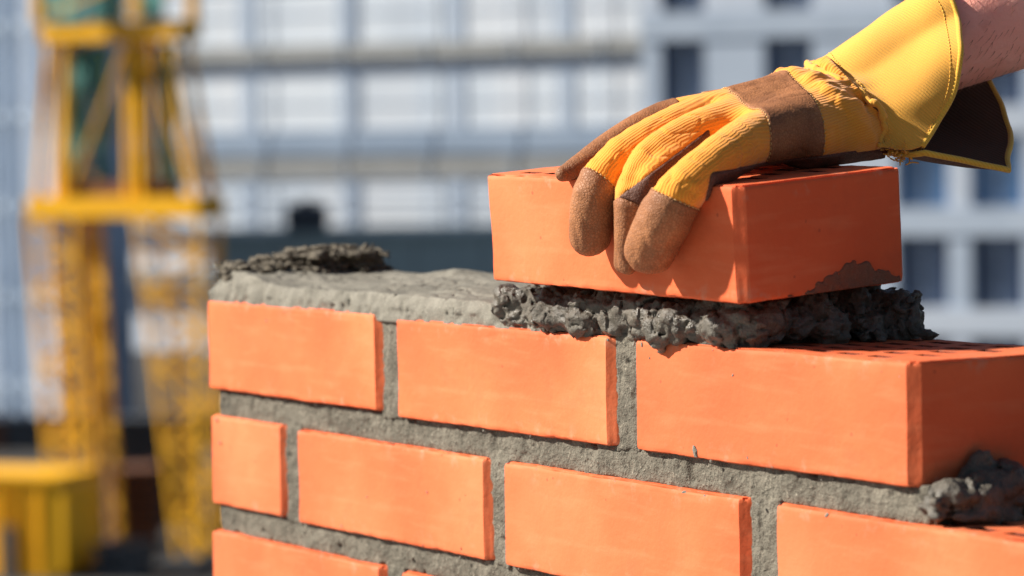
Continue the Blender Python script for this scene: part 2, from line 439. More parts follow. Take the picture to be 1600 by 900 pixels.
def put(vf, parent, off=(0, 0, 0)):
    v, f, name, mt = vf; o = obj(name, mkmesh(name, v+np.array(off), f, M[mt], True), parent); return o
woff = (0, 0, wz)
put(joint_block('bed_joint', (.008, .0055, zB+BH-.001), (.795, .1145, zA+.001), 1), wall, woff)
put(joint_block('bed_joint', (.008, .0055, zC+BH-.001), (.93, .1145, zB+.001), 2), wall, woff)
put(joint_block('bed_joint', (.008, .0055, zC-.0185-.001), (1.05, .1145, zC+.001), 3, vox=.002), wall, woff)
for k, (a, b, z) in enumerate(((.247, .272, zA), (.517, .542, zA), (.111, .134, zB), (.379, .400, zB), (.645, .673, zB), (.247, .272, zC), (.516, .541, zC), (.786, .81, zC))):
    put(joint_block('upright_joint', (a, .0042, z-.003), (b, .1145, z+BH+.002), 10+k, amp=.0012), wall, woff)
for z, odd in course[:-1]:
    MB().box((.008, .006, z-.0195+wz), (1.05, .114, z+.001+wz)).build('bed_joint', M['joint'], wall)
for z, odd in course:
    for k in range(4):
        x = (.113 if odd else .249)+k*.2695
        if x < .95: MB().box((x, .006, z+wz), (x+.022, .114, z+BH+wz)).build('upright_joint', M['joint'], wall)

# ---------------------------------------------------------------- mortar lying on the top course
def lumps(G, spheres, d, k=.002):
    o = G[0, 0, 0]; vox = G[1, 0, 0, 0]-o[0]
    for cx, cy, cz, r, sq in spheres:
        pad = r+.010
        i0 = np.clip(((np.array((cx, cy, cz))-pad-o)/vox).astype(int), 0, None); i1 = np.minimum(((np.array((cx, cy, cz))+pad-o)/vox).astype(int)+2, d.shape)
        if (i1 <= i0).any(): continue
        s_ = tuple(slice(a, b) for a, b in zip(i0, i1)); g = G[s_]
        q = (g-np.array((cx, cy, cz), dtype=np.float32))/np.array(sq, dtype=np.float32)
        dd = (np.linalg.norm(q, axis=-1)-r)*min(sq)
        h = np.clip(.5+.5*(d[s_]-dd)/k, 0, 1); d[s_] = d[s_]*(1-h)+dd*h-k*h*(1-h)
    return d
def close_edges(d):
    for ax in range(3):
        s_ = [slice(None)]*3
        for e_ in (0, -1): s_[ax] = e_; d[tuple(s_)] = np.maximum(d[tuple(s_)], .001)
    return d
def smooth(e0, e1, x): t = np.clip((x-e0)/(e1-e0), 0, 1); return t*t*(3-2*t)

# smooth set bed on the left, with a torn dark heap at its end
vox = .0013
G = gridpts((-.006, -.006, -.004), (.47, .124, .05), vox); X, Y, Z = G[..., 0], G[..., 1], G[..., 2]; Pm = G*1000
top = .0155+.0065*smooth(.0, .11, Y)+.0022*vnoise(Pm*[.5, .7, 0], 22., 1)+.0010*vnoise(Pm*[.25, 1, 0], 7., 2)+.0005*vnoise(Pm*[.3, 1, 0], 3., 4)
top += .004*np.exp(-((X-.19)/.035)**2-((Y-.10)/.02)**2)+(.008+.002*vnoise(Pm*[1, 1, 0], 6., 17))*smooth(-.002, .018, X)*(1-smooth(.045, .105, X+.3*Y))
top *= smooth(-.004, .035, X)*.55+.45; top -= .004*smooth(.36, .44, X)
front = .0015+.0016*vnoise(Pm*[1, 0, 1], 18., 3)+.0012*vnoise(Pm, 6., 5)+.010*np.clip(Z-.008, 0, None)/.012*.35
front += .004*np.clip(vnoise(Pm*[1, 0, 1], 9., 8)-.35, 0, None)*(Z < .006)
d = np.maximum.reduce([Z-top, front-Y, Y-.117+.002*vnoise(Pm, 9., 6), .004+.003*vnoise(Pm, 12., 9)-X, X-.445+.012*vnoise(Pm, 14., 10)])*.8
cr = np.abs(vnoise(Pm*[1, .6, .5], 26., 31)); d += .0012*np.clip(.05-cr, 0, None)/.05*(vnoise(Pm, 40., 33) > .1)
d += .0035*np.clip(vnoise(Pm, 4.2, 12)-.62, 0, None)/.38 + .0003*vnoise(Pm, 2.6, 13)
v, f = iso(close_edges(d), G[0, 0, 0], vox)
put((v, f, 'mortar_bed', 'bed'), wall, woff)

rr = random.Random(11)
G = gridpts((-.008, -.004, .004), (.125, .126, .062), .0012); Pm = G*1000
sp = []
for _ in range(300):
    y = rr.uniform(.006, .112); x = rr.uniform(.005, .080)
    if x > .034+.50*y: continue
    hz = .028+.012*smooth(.02, .08, y)
    sp.append((x, y, rr.uniform(.012, float(hz)-.001), rr.choice((.003, .0045, .0065)), (rr.uniform(1.2, 2.6), rr.uniform(1, 2.), rr.uniform(.3, .6))))
for _ in range(22): sp.append((rr.uniform(.006, .018), rr.uniform(.010, .04), rr.uniform(.018, .028), rr.uniform(.002, .004), (1, 1, .9)))
X, Y, Z = G[..., 0], G[..., 1], G[..., 2]
tp = .025+.011*smooth(.0, .09, Y)+.003*vnoise(Pm*[1, 1, 0], 12., 2)
d = np.maximum.reduce([Z-tp, X-.028-.48*Y+.006*vnoise(Pm, 9., 4), .009-Y+.004*vnoise(Pm, 8., 5), Y-.112, .007-X+.003*vnoise(Pm, 7., 6)]).astype(np.float32)*.8
d = lumps(G, sp, d, .0035)+.0012
n1 = vnoise(Pm*[.45, .45, 1.8], 5., 9); d += .0032*np.clip(.22-np.abs(n1), 0, None)/.22 + .0016*vnoise(Pm*[.8, .8, 1.4], 3.4, 3) + .0009*vnoise(Pm, 2., 5)
v, f = iso(close_edges(d), G[0, 0, 0], .0012)
o = put((v, f, 'mortar_heap', 'heap'), wall, woff); o['label'] = 'dark torn heap of mortar on the left end of the bed'

# fresh lumpy bed squeezed out under the brick that is being laid
G = gridpts((.385, -.014, -.010), (.690, .130, .040), .0012); X, Y, Z = G[..., 0], G[..., 1], G[..., 2]; Pm = G*1000
d = np.maximum.reduce([.410-X+.006*vnoise(Pm, 12., 1), X-.636+.006*vnoise(Pm, 10., 2), .0045-Y+.0045*vnoise(Pm*[.8, 1, 1], 9., 3)+.002*vnoise(Pm, 4.5, 13), Y-.110, Z-.0235-.072*Y-.003*vnoise(Pm, 9., 4), -Z-.001]).astype(np.float32)
sp = []
for k in range(230):
    t = rr.random()
    if t < .66: x = rr.uniform(.398, .645); y = rr.uniform(.0, .016)
    elif t < .9: x = rr.uniform(.622, .650); y = rr.uniform(.0, .115)
    else: x = rr.uniform(.40, .65); y = rr.uniform(.1, .114)
    r = rr.choice((.002, .003, .0045, .007, .009))*rr.uniform(.8, 1.25)
    zt = .0235+.07*y
    sp.append((x, y, rr.uniform(r*.6, max(zt-r*.7, r*.7)), r, (rr.uniform(.8, 1.7), rr.uniform(.8, 1.1), rr.uniform(.7, 1.3))))
sp += [(0.635, .012, .013, .0125, (1.1, 1, 1)), (0.645, .022, .014, .010, (1, 1.1, 1)), (0.624, .006, .009, .009, (1, 1, 1)), (.622, .003, .008, .009, (1.2, 1, .9)), (0.643, .040, .012, .011, (1, 1.2, .9)), (0.648, .060, .009, .010, (1, 1.2, .9)),
       (.600, .004, .010, .008, (1.4, 1, 1)), (.56, .004, .010, .0095, (1.5, 1, 1)), (.470, .004, .010, .0095, (1.3, 1, 1)), (.45, .002, .010, .010, (1, 1, 1))]
for z_, r_ in ((.004, .010), (.010, .0105), (.017, .009), (.023, .0065)): sp.append((.653+.0012*(z_*500 % 3), .108, z_, r_, (1, 1, .8)))
sp += [(0.656, .114, .022, .0055, (1, .8, 1.2)), (0.652, .116, .014, .008, (1, .9, 1.2)), (0.638, .105, .020, .008, (1, 1, 1)), (0.668, .112, .003, .005, (1.4, 1, .6)), (0.660, .088, .002, .003, (1, 1, 1)), (0.665, .084, .002, .0025, (1, 1, 1)), (0.655, .080, .002, .0028, (1, 1, 1))]
d = lumps(G, sp, d, .0022)+.0003
n1 = vnoise(Pm, 8., 9); n2 = vnoise(Pm, 3.6, 19)
d += .0030*np.clip(.16-np.abs(n1), 0, None)/.16 + .0010*np.clip(.2-np.abs(n2), 0, None)/.2 + .0014*vnoise(Pm*[.6, .7, 1.5], 5.5, 7) + .0008*vnoise(Pm*[.7, 1, 1.3], 2.4, 8) - .0009
v, f = iso(close_edges(d), G[0, 0, 0], .0012)
# lumps that hang over the arris rest against the brick face, not inside it
o = put((v, f, 'fresh_mortar', 'fresh'), wall, woff); o['label'] = 'dark lumpy wet mortar squeezed out under the brick being laid'

# crumbs of mortar splashed on the faces
bm = bmesh.new()
for k in range(95):
    x = rr.uniform(.01, .9); z = rr.choice((zA+rr.gauss(0, .004), zB+rr.gauss(0, .004), zA+BH-abs(rr.gauss(0, .006)), zB+BH-.002, rr.uniform(zB, -.003))); r = abs(rr.gauss(0, .0006))+.0003
    if x > .79 and z > zB+BH: continue
    mm_ = Matrix.Translation((x, .0002, z+wz)) @ Matrix.Rotation(rr.uniform(0, 3), 4, 'Y') @ Matrix.Diagonal((r*rr.uniform(.8, 2.2), r*.6, r*rr.uniform(.7, 1.2), 1))
    bmesh.ops.create_icosphere(bm, subdivisions=1, radius=1, matrix=mm_)
me = bpy.data.meshes.new('mortar_crumbs'); bm.to_mesh(me); bm.free(); me.materials.append(M['bed']); tag(obj('mortar_crumbs', me, wall), kind='stuff')

# torn clump on the stepped end
G = gridpts((.778, -.004, zA-.024), (.850, .128, zA+.034), .0012); X, Y, Z = G[..., 0], G[..., 1], G[..., 2]; Pm = G*1000
d = np.maximum.reduce([.786-X, X-.801-.006*vnoise(Pm, 14., 2), .007-Y+.002*vnoise(Pm, 8., 3), Y-.114, Z-zA-.001, -Z+zA-.0195]).astype(np.float32)
sp = []
for k in range(75):
    y = rr.gauss(.040, .012); z = rr.uniform(-.017, .013-abs(y-.040)*.4); x = .790+rr.uniform(.002, .019-.010*max(z, 0)/.012)
    sp.append((x, y, zA+z, rr.uniform(.004, .0085), (.9, 1.2, .9)))
for k in range(60): sp.append((.79+rr.uniform(0, .018), rr.uniform(.055, .115), zA+rr.uniform(-.018, -.003), rr.uniform(.003, .006), (1, 1.2, .8)))
sp.append((.796, .044, zA+.014, .004, (1, 1, 1)))
for k in range(26): sp.append((rr.uniform(.788, .800), rr.uniform(.008, .032), zA-rr.uniform(.003, .017), rr.uniform(.003, .006), (1, 1.3, .9)))
d = lumps(G, sp, d, .005)+.002; d += .0016*np.clip(.15-np.abs(vnoise(Pm, 9., 9)), 0, None)/.15+.0014*vnoise(Pm, 5.5, 5)+.0008*vnoise(Pm, 2.4, 6); d = np.where(X < .7915, np.maximum(d, (Z-zA+.0005)), d)
v, f = iso(close_edges(d), G[0, 0, 0], .0012)
o = put((v, f, 'mortar_clump', 'fresh'), wall, woff); o['label'] = 'dark torn clump of mortar against the end of the top course'

# ---------------------------------------------------------------- the brick being laid
HM = Matrix(((0.99962895, -0.01358975, 0.02360698), (0.01518242, 0.99752514, -0.06865187), (-0.0226156, 0.06898481, 0.99736133)))
HP = Vector((.41742, -.0190, .03091))
hb = obj('hollow_brick', meshes[1]); hb.matrix_world = Matrix.Translation(HP) @ HM.to_4x4()
tag(hb, 'single orange hollow brick held tilted by the gloved hand on fresh mortar', 'brick')
G = gridpts((.2485, .030, -.002), (.256, .1125, .026), .0008); Pm = G*1000; X, Y, Z = G[..., 0], G[..., 1], G[..., 2]
hgt = .015*np.exp(-((Y-.080)/.026)**2)+.0028*vnoise(Pm*[0, 1, 1], 7., 1)+.0025*vnoise(Pm*[0, 1, 1], 2.6, 2)
d = np.maximum.reduce([X-.2508-.0012*np.clip((hgt-Z)/.012, -.5, 1)*(1+.5*vnoise(Pm, 4., 3))-.0003*vnoise(Pm, 2., 4), (Z-hgt)*.4, .2488-X, -Z+.0006])
v, f = iso(close_edges(d.astype(np.float32)), G[0, 0, 0], .0008)
obj('mortar_smear', mkmesh('mortar_smear', v, f, M['smear'], True), hb)

# ---------------------------------------------------------------- the mason's arm and glove (brick-local millimetres: u along, v across, w up)
chains = {
 'index': [((93, -5, 68), 3.2), ((94, 6, 71), 5.8), ((94, 24, 77.5), 8.4), ((94, 52, 87.5), 10.2), ((99, 80, 93), 12.5), ((128, 128, 94), 17)],
 'middle': [((128, -13.0, 34), 10.6), ((133, -14.0, 48), 12.0), ((138, -11.0, 64), 11.8), ((142, 6, 79), 12.0), ((142, 38, 90), 12.6), ((141, 70, 95), 14), ((145, 130, 96), 20)],
 'ring': [((161, -12, 18.5), 4.2), ((167, -14, 40), 5.9), ((169, -11.5, 60), 7.6), ((165, 4, 76), 10), ((163, 30, 86), 11.8), ((163, 62, 91), 14), ((160, 130, 91), 20)],
 'ring_b': [((152, -7.5, 18.5), 4.2), ((158, -8.5, 40), 5.9), ((161, -8, 60), 6.6), ((163, 5, 75), 10)],
 'ring_c': [((170, -11, 46), 5), ((177, -8, 62), 7), ((175, 4, 72), 8), ((170, 30, 82), 9)],
 'little': [((189, -15.5, 29.5), 12.8), ((203, -16.5, 45), 14.4), ((214, -13, 60), 12.8), ((216, 4, 72), 12.0), ((211, 30, 81.5), 13.0), ((200, 60, 86), 15), ((180, 128, 87), 19)],
 'thumb': [((100, 56, 76), 9), ((102, 75, 79), 11), ((114, 105, 84), 15), ((135, 130, 88), 18)],
}
extra = [((128, 128, 95), 17, (146, 150, 100), 20), ((180, 128, 88), 19, (174, 148, 91), 21), ((160, 130, 95), 20, (153, 158, 97), 22),
         ((198, 95, 80), 14, (184, 150, 80), 14.5), ((174, 150, 90), 21, (168, 168, 94), 21), ((146, 150, 100), 18, (132, 152, 106), 14),
         ((121, 84, 96), 11, (136, 130, 99), 16), ((152, 74, 96), 12, (153, 130, 98), 18), ((182, 70, 91), 12.5, (172, 130, 93), 19), ((153, 156, 97), 22, (151, 166, 96), 31), ((151, 166, 96), 31, (153, 184, 104), 29)]
lo = np.array((60, -34, 6.)); hi = np.array((236, 188, 150.)); gv_ = .9
G = gridpts(lo, hi, gv_)
def rcone(P, a, ra, b, rb):
    a = np.array(a, np.float32); b = np.array(b, np.float32); ab = b-a
    t = np.clip(((P-a)@ab)/(ab@ab), 0, 1); return np.linalg.norm(P-a-t[..., None]*ab, axis=-1)-(ra+(rb-ra)*t)
def smin(a, b, k):
    h = np.clip(.5+.5*(b-a)/k, 0, 1); return b*(1-h)+a*h-k*h*(1-h)
def dense(ch, per=3):
    n_ = (len(ch)-1)*per+1; p_ = catmull(np.array([c[0] for c in ch], float), n_); r_ = np.interp(np.linspace(0, len(ch)-1, n_), range(len(ch)), [c[1] for c in ch])
    for _ in range(2): r_[1:-1] = (r_[:-2]+2*r_[1:-1]+r_[2:])/4
    return [(tuple(a), float(b)+.7) for a, b in zip(p_, r_)]
chains = {k: dense(c) for k, c in chains.items()}
def chain_d(P, ch, k=0):
    us = [a[0] for a, _ in ch]; pu = P[..., 0]
    if P.ndim > 2 and (pu.min() > max(us)+36 or pu.max() < min(us)-36): return np.full(P.shape[:-1], 22., np.float32)
    d = None
    for (a, ra), (b, rb) in zip(ch[:-1], ch[1:]):
        x = rcone(P, a, ra, b, rb); d = x if d is None else np.minimum(d, x)
    return d
def wrinkle(P):
    """gathers of cloth: folds at the wrist running along the arm, creases on the knuckles and finger joints"""
    ax = np.array((.25, .80, .55)); ax /= np.linalg.norm(ax)
    t = (P-np.array((160, 150, 98)))@ax
    g = np.exp(-((t+1)/13)**2)
    q = P.copy(); r = vnoise(P*[1, .35, .5], 7.5, 40)+.6*vnoise(P*[1, .45, .6], 4.2, 41)
    out = 3.4*g*r - 2.6*np.exp(-((t-1)/4.5)**2) + 2.4*np.exp(-((t+10)/6.0)**2)
    am = .25+.75*np.clip((P[..., 0]-112)/12, 0, 1)
    out += am*(.35*vnoise(P*[1, .6, 1], 13., 42) + .2*vnoise(P, 5., 43))
    n3 = vnoise(P*[.9, .45, .9], 9., 47); out -= am*.5*np.clip(.12-np.abs(n3), 0, None)/.12*np.clip((P[..., 2]-60)/10, 0, 1)
    fx = np.clip(1-(P[..., 1]+4)/40, 0, 1)*np.clip((P[..., 2]-45)/20, 0, 1)
    out += .5*am*fx*vnoise(P*[.5, 1.2, 1.2], 5.5, 44)
    tip = np.clip(1-(P[..., 2]-20)/45, 0, 1)*(P[..., 1] < 0); out += .75*tip*vnoise(P*[1, 1, .28], 4.0, 45)-.5*tip*np.clip(.15-np.abs(vnoise(P*[1, 1, .3], 5.5, 49)), 0, None)/.15
    return out
def glove_sdf(P):
    D = {k: chain_d(P, c) for k, c in chains.items()}
    ring = smin(smin(D['ring'], D['ring_b'], 3), D['ring_c'], 3)
    d = smin(D['index'], D['middle'], 2.5); d = smin(d, ring, 1.8); d = smin(d, D['little'], 1.2); d = smin(d, D['thumb'], 5)
    for a, ra, b, rb in extra: d = smin(d, rcone(P, a, ra, b, rb), 9)
    d = d-wrinkle(P)
    # flatten against the brick it grips
    box = np.maximum(65.3-P[..., 2], np.minimum(-.2-P[..., 1], 0)) # unused part keeps sign simple
    inside = np.minimum(P[..., 1]+.3, 65.3-P[..., 2])              # >0 inside the brick (v>0 and w<65)
    return np.maximum(d, inside)
d = np.concatenate([glove_sdf(G[i:i+12]) for i in range(0, G.shape[0], 12)], 0)
Wp = np.array([(206,150,71),(197,145,82),(184,142,93),(161,145,106),(132,155,116),(110,170,118),(98,190,112),(104,200,96),(125,200,80),(152,190,68),(181,170,67),(200,156,68)], float)
wc_ = Wp.mean(0); wn_ = np.linalg.svd(Wp-wc_)[2][2]; wn_ *= np.sign(wn_[1])
d = np.maximum(d, (G-(wc_+wn_*11))@wn_)     # cut inside the cuff
v, f = iso(close_edges(d), G[0, 0, 0], gv_)

# regions of the glove -> separate leather and cotton pieces
def pl(o, nrm): o = np.array(o, float); nrm = np.array(nrm, float); nrm /= np.linalg.norm(nrm); return lambda P: (P-o)@nrm
def seg(P, which):
    return {k: chain_d(P, chains[k], .01) for k in which}
S1 = pl((212, 50, 63), (-.33, -.94, .09)); S2 = pl((210, 94, 72), (.33, .94, -.09))
def own(P):
    ks = ['index', 'middle', 'ring', 'little', 'thumb']
    D = np.stack([chain_d(P, chains['index'][:13]), chain_d(P, chains['middle'][:16]), np.minimum(np.minimum(chain_d(P, chains['ring'][:16]), chain_d(P, chains['ring_b'], .01)), chain_d(P, chains['ring_c'], .01)), chain_d(P, chains['little'][:16]), chain_d(P, chains['thumb'], .01)])
    return D.argmin(0)
capm = pl((140, -10, 64), (.10, .72, .69)); capr = pl((165, -13, 54), (.05, .48, .87)); capl = pl((215, -15, 58), (.25, .40, .90))
idxend = pl((97, 74, 98), (.2, 1, -.25))
ringside = pl((166, -8, 63.5), (-.37, -.41, .83)); litside = pl((222, 1, 62), (-.58, -.83, .25)); under = pl((170, 60, 71), (0, 0, 1))
REG = [('fingertip', lambda P, o: np.where(o == 1, capm(P), np.where(o == 2, capr(P), np.where(o == 3, capl(P), 9)))),
       ('leather_finger', lambda P, o: np.where((o == 0) | (o == 4), np.maximum(idxend(P), -99), 9)),
       ('palm_leather', lambda P, o: np.minimum(np.where((o == 2) & (P[..., 1] < 40), ringside(P), 9), np.minimum(np.where(o == 3, np.maximum(litside(P), P[..., 2]-72.5), 9), np.maximum(under(P)+4.5*np.clip(1-(P[..., 1]-55)/35, 0, 1), 28-P[..., 1])))),
       ('knuckle_strap', lambda P, o: np.maximum(S1(P), S2(P))),
       ('cotton', lambda P, o: np.full(P.shape[:-1], -1.))]
def classify(P):
    o = own(P); g = np.stack([fn(P, o) for _, fn in REG]); lab = (g < 0).argmax(0)
    return lab, g
cen = v[f].mean(1); lab, gg = classify(cen)
# relabel single-face islands by majority of neighbours around vertices
cnt = np.zeros((len(v), len(REG)))
for k in range(4): np.add.at(cnt, f[:, k], np.eye(len(REG))[lab])
for _ in range(2):
    vote = cnt[f].sum(1); lab = vote.argmax(1)
    cnt[:] = 0
    for k in range(4): np.add.at(cnt, f[:, k], np.eye(len(REG))[lab])
has = cnt > 0; nb = has.sum(1) > 1; first = has.argmax(1)
# relax boundary vertices: average with neighbouring boundary vertices for clean seams
E_ = np.concatenate([f[:, [0, 1]], f[:, [1, 2]], f[:, [2, 3]], f[:, [3, 0]]]); Es = np.sort(E_, 1)
lab4 = np.tile(lab, 4); order = np.lexsort((Es[:, 1], Es[:, 0])); Eo = Es[order]; lo4 = lab4[order]
same = (Eo[1:] == Eo[:-1]).all(1); bd = same & (lo4[1:] != lo4[:-1]); BE = Eo[:-1][bd]
BL_ = np.sort(np.stack([lo4[:-1][bd], lo4[1:][bd]], 1), 1)
for _ in range(8):
    acc = np.zeros_like(v); c_ = np.zeros(len(v))
    np.add.at(acc, BE[:, 0], v[BE[:, 1]]); np.add.at(acc, BE[:, 1], v[BE[:, 0]]); np.add.at(c_, BE[:, 0], 1); np.add.at(c_, BE[:, 1], 1)
    k_ = c_ == 2; v[k_] = v[k_]*.5+.5*acc[k_]/c_[k_][:, None]
a_, b_, c3 = v[f[:, 0]], v[f[:, 1]], v[f[:, 2]]; fn = np.cross(b_-a_, c3-a_); vn = np.zeros_like(v)
for k in range(4): np.add.at(vn, f[:, k], fn)
vn /= np.linalg.norm(vn, axis=1)[:, None]+1e-9
leather = lab != 4; lv = np.ones(len(v), bool); tmp = np.zeros(len(v))
for k in range(4): np.add.at(tmp, f[~leather, k], 1)
# distance (in rings) from the seam, raises leather by up to .8 mm
dist = np.full(len(v), 9.); dist[np.unique(BE)] = 0
for _ in range(3):
    nd = dist.copy(); np.minimum.at(nd, E_[:, 0], dist[E_[:, 1]]+1); np.minimum.at(nd, E_[:, 1], dist[E_[:, 0]]+1); dist = nd
isl = tmp == 0
v = v + vn*np.where(isl, .75*np.clip(dist/1.0, 0, 1), 0)[:, None]
v = v - vn*((dist == 0)*.35)[:, None]

def L2W(p): return np.asarray(p)/1000.@np.array(HM).T+np.array(HP)
PB = np.array(L2W((160, 150, 98)))
person = empty('person', tuple(PB))
tag(person, 'bare forearm in a yellow and brown leather work glove gripping a brick', 'person')
def plocal(p): return L2W(p)-PB
def ribs(P):
    o = own(P); out = np.zeros(len(P))
    for k, nm in enumerate(('index', 'middle', 'ring', 'little', 'thumb')):
        sel = np.where(o == k)[0]
        if not len(sel): continue
        Q = P[sel]; best = np.full(len(Q), 1e9); rel = np.zeros_like(Q); tt = np.zeros_like(Q); ch = chains[nm]
        for (a, ra), (b, rb) in zip(ch[:-1], ch[1:]):
            a = np.array(a); ab = np.array(b)-a; t = np.clip((Q-a)@ab/(ab@ab), 0, 1); e_ = Q-a-t[:, None]*ab; dd = np.linalg.norm(e_, axis=1)-ra
            m_ = dd < best; best[m_] = dd[m_]; rel[m_] = e_[m_]; tt[m_] = ab/np.linalg.norm(ab)
        U = np.array((1., 0, 0)); x_ = rel@U; pr = np.linalg.norm(rel-x_[:, None]*U, axis=1); sg = np.sign((np.cross(tt, U)*rel).sum(1)); out[sel] = np.arctan2(pr*sg, x_)*13
    hand = np.arctan2((P[:, 2]-66-.2*np.clip(P[:, 1]-60, 0, None))*1.3, P[:, 0]-160)*42
    return out, hand, np.clip((P[:, 1]-34)/14, 0, 1)
glove = None; parts = {}
vl = plocal(v)
def submesh(sel, name, mt):
    ff = f[sel]; used, inv = np.unique(ff, return_inverse=True)
    return mkmesh(name, vl[used], inv.reshape(-1, 4), mt, True)
gm_ = submesh(lab == 4, 'glove', M['knit']); us_ = np.unique(f[lab == 4])
for nm, vals in zip(('rib_finger', 'rib_hand', 'rib_mix'), ribs(v[us_])):
    gm_.attributes.new(nm, 'FLOAT', 'POINT').data.foreach_set('value', vals.astype(np.float32))
glove = obj('glove', gm_, person)
ow = own(v[f].mean(1))
for k in (1, 2, 3): obj('fingertip', submesh((lab == 0) & (ow == k), 'fingertip', M['leather']), glove)
if ((lab == 0) & ~np.isin(ow, (1, 2, 3))).any(): pass
obj('leather_finger', submesh((lab == 1) & (ow == 0), 'leather_finger', M['leather']), glove)
obj('thumb_leather', submesh((lab == 1) & (ow != 0), 'thumb_leather', M['dark_leather']), glove)
obj('palm_leather', submesh(lab == 2, 'palm_leather', M['dark_leather']), glove)
obj('knuckle_strap', submesh(lab == 3, 'knuckle_strap', M['leather']), glove)

# welt along the upper side of the leather finger
wp_ = np.array([(p[0]+r*.35, p[1]-r*.35, p[2]+r*.80) for p, r in chains['index'][:13:2]]); wp_[0] = (94, -7.5, 69.5)
V_, F_ = tube_mesh(catmull(wp_, 40), np.r_[.5, np.full(38, 1.0), .6], 7)
obj('welt', mkmesh('welt', plocal(np.array(V_)), F_, M['leather'], True), glove)

# stitching along the leather seams
from collections import defaultdict
def seam_paths(pairs, off):
    adj = defaultdict(list)
    for (a, b), (l1, l2) in zip(BE, BL_):
        if (l1, l2) in pairs: adj[a].append(b); adj[b].append(a)
    seen = set(); out = []
    for s in sorted(adj, key=lambda q: len(adj[q])):
        if s in seen: continue
        path = [s]; seen.add(s); cur = s
        while True:
            nx = [q for q in adj[cur] if q not in seen]
            if not nx: break
            cur = nx[0]; seen.add(cur); path.append(cur)
        if len(path) > 12: out.append(path)
    return out
SV, SF = [], []
for path in seam_paths({(0, 4), (3, 4)}, 0):
    p = v[path]+vn[path]*.55
    p = np.stack([np.convolve(np.pad(p[:, k], 3, mode='edge'), np.ones(7)/7, 'valid') for k in range(3)], 1)
    # shift the row of stitches onto the leather side
    s = np.r_[0, np.cumsum(np.linalg.norm(np.diff(p, axis=0), axis=1))]
    t = 0
    while t+1.9 < s[-1]:
        q = np.stack([np.interp(np.linspace(t, t+1.9, 5), s, p[:, k]) for k in range(3)], 1)
        nn_ = vn[path[min(int(np.searchsorted(s, t)), len(path)-1)]]
        q += nn_[None]*np.array([-.25, .2, .3, .2, -.25])[:, None]
        V_, F_ = tube_mesh(q, [.22, .34, .36, .34, .22], 5); n0 = len(SV); SV += list(V_); SF += [tuple(n0+i for i in g_) for g_ in F_]; t += 2.9
obj('stitching', mkmesh('stitching', plocal(np.array(SV)), SF, M['thread'], True), glove)['kind'] = 'stuff'

# gauntlet cuff: wrist ring -> flared rim, open along a slit on the near side
Wp = np.array([(206,150,71),(197,145,82),(184,142,93),(161,145,106),(132,155,116),(110,170,118),(98,190,112),(104,200,96),(125,200,80),(152,190,68),(181,170,67),(200,156,68)], float)
Rp = np.array([(218,161,71),(216,178,86),(217,191,105),(212,201,127),(190,216,146),(158,235,157),(117,262,156),(105,290,132),(149,282,99),(183,262,74),(226,221,53),(221,161,68)], float)
nU = 121
Wc = catmull(Wp, nU); Rc = catmull(Rp[:11], 111); Rc = np.vstack([Rc, np.linspace(Rp[10], Rp[11], 11)[1:]])
ctr = np.array((156, 195, 110.)); rows = []; nR = 26
for j in range(nR):
    t = j/(nR-1); r_ = Wc*(1-t)+Rc*t
    mid = r_-(np.array((147, 168, 95))*(1-t)+np.array((162, 220, 120))*t)
    r_ = r_+mid*(.03*math.sin(math.pi*t)) ; rows.append(r_)
cuff = np.array(rows)
def push_off(Q, gap):
    ax_ = catmull(np.array([(147, 168, 95), (161, 213, 121), (172, 250, 136), (184, 290, 152)], float), 60); rad_ = np.interp(np.linspace(0, 3, 60), range(4), (28, 29, 33, 39))
    sh = Q.shape; Q = Q.reshape(-1, 3).copy(); D_ = np.linalg.norm(Q[:, None]-ax_[None], axis=2)-rad_[None]-gap; i_ = D_.argmin(1); m_ = D_[np.arange(len(Q)), i_]
    o_ = Q-ax_[i_]; o_ /= np.linalg.norm(o_, axis=1)[:, None]; Q += o_*np.clip(-m_, 0, None)[:, None]; return Q.reshape(sh)
q0 = cuff[0].copy()
for _ in range(6):
    s0 = glove_sdf(q0)-1.0; e_ = .8
    g0 = np.stack([glove_sdf(q0+np.eye(3)[k]*e_)-glove_sdf(q0-np.eye(3)[k]*e_) for k in range(3)], -1)/(2*e_); q0 = q0-g0*(s0*.8)[:, None]
mv0 = q0-cuff[0]; mv0 *= np.clip(12/(np.linalg.norm(mv0, axis=1)+1e-6), None, 1)[:, None]
cuff = cuff+mv0[None]*(np.clip(1-np.linspace(0, 3, nR), 0, 1)**1.5)[:, None, None]
cuff = push_off(cuff, 3.0)
for _ in range(3): cuff[1:-1, 1:-1] = (cuff[1:-1, 1:-1]*2+cuff[:-2, 1:-1]+cuff[2:, 1:-1]+cuff[1:-1, :-2]+cuff[1:-1, 2:])/6
cuff += (np.stack([vnoise(cuff, 24., 60), vnoise(cuff, 24., 61), vnoise(cuff, 24., 62)], -1)*1.9)*np.linspace(.3, 1, nR)[:, None, None]
cuff += (np.stack([vnoise(cuff, 7., 63), vnoise(cuff, 7., 64), vnoise(cuff, 7., 65)], -1)*1.0)*np.clip(1-np.linspace(0, 4, nR), 0, 1)[:, None, None]
cv = cuff.reshape(-1, 3); cf = np.array([(j*nU+i, (j+1)*nU+i, (j+1)*nU+i+1, j*nU+i+1) for j in range(nR-1) for i in range(nU-1)])
a_, b_, c3 = cv[cf[:, 0]], cv[cf[:, 1]], cv[cf[:, 2]]; cn = np.cross(b_-a_, c3-a_); cvn = np.zeros_like(cv)
for k in range(4): np.add.at(cvn, cf[:, k], cn)
cvn /= np.linalg.norm(cvn, axis=1)[:, None]; out_ = cv-ctr
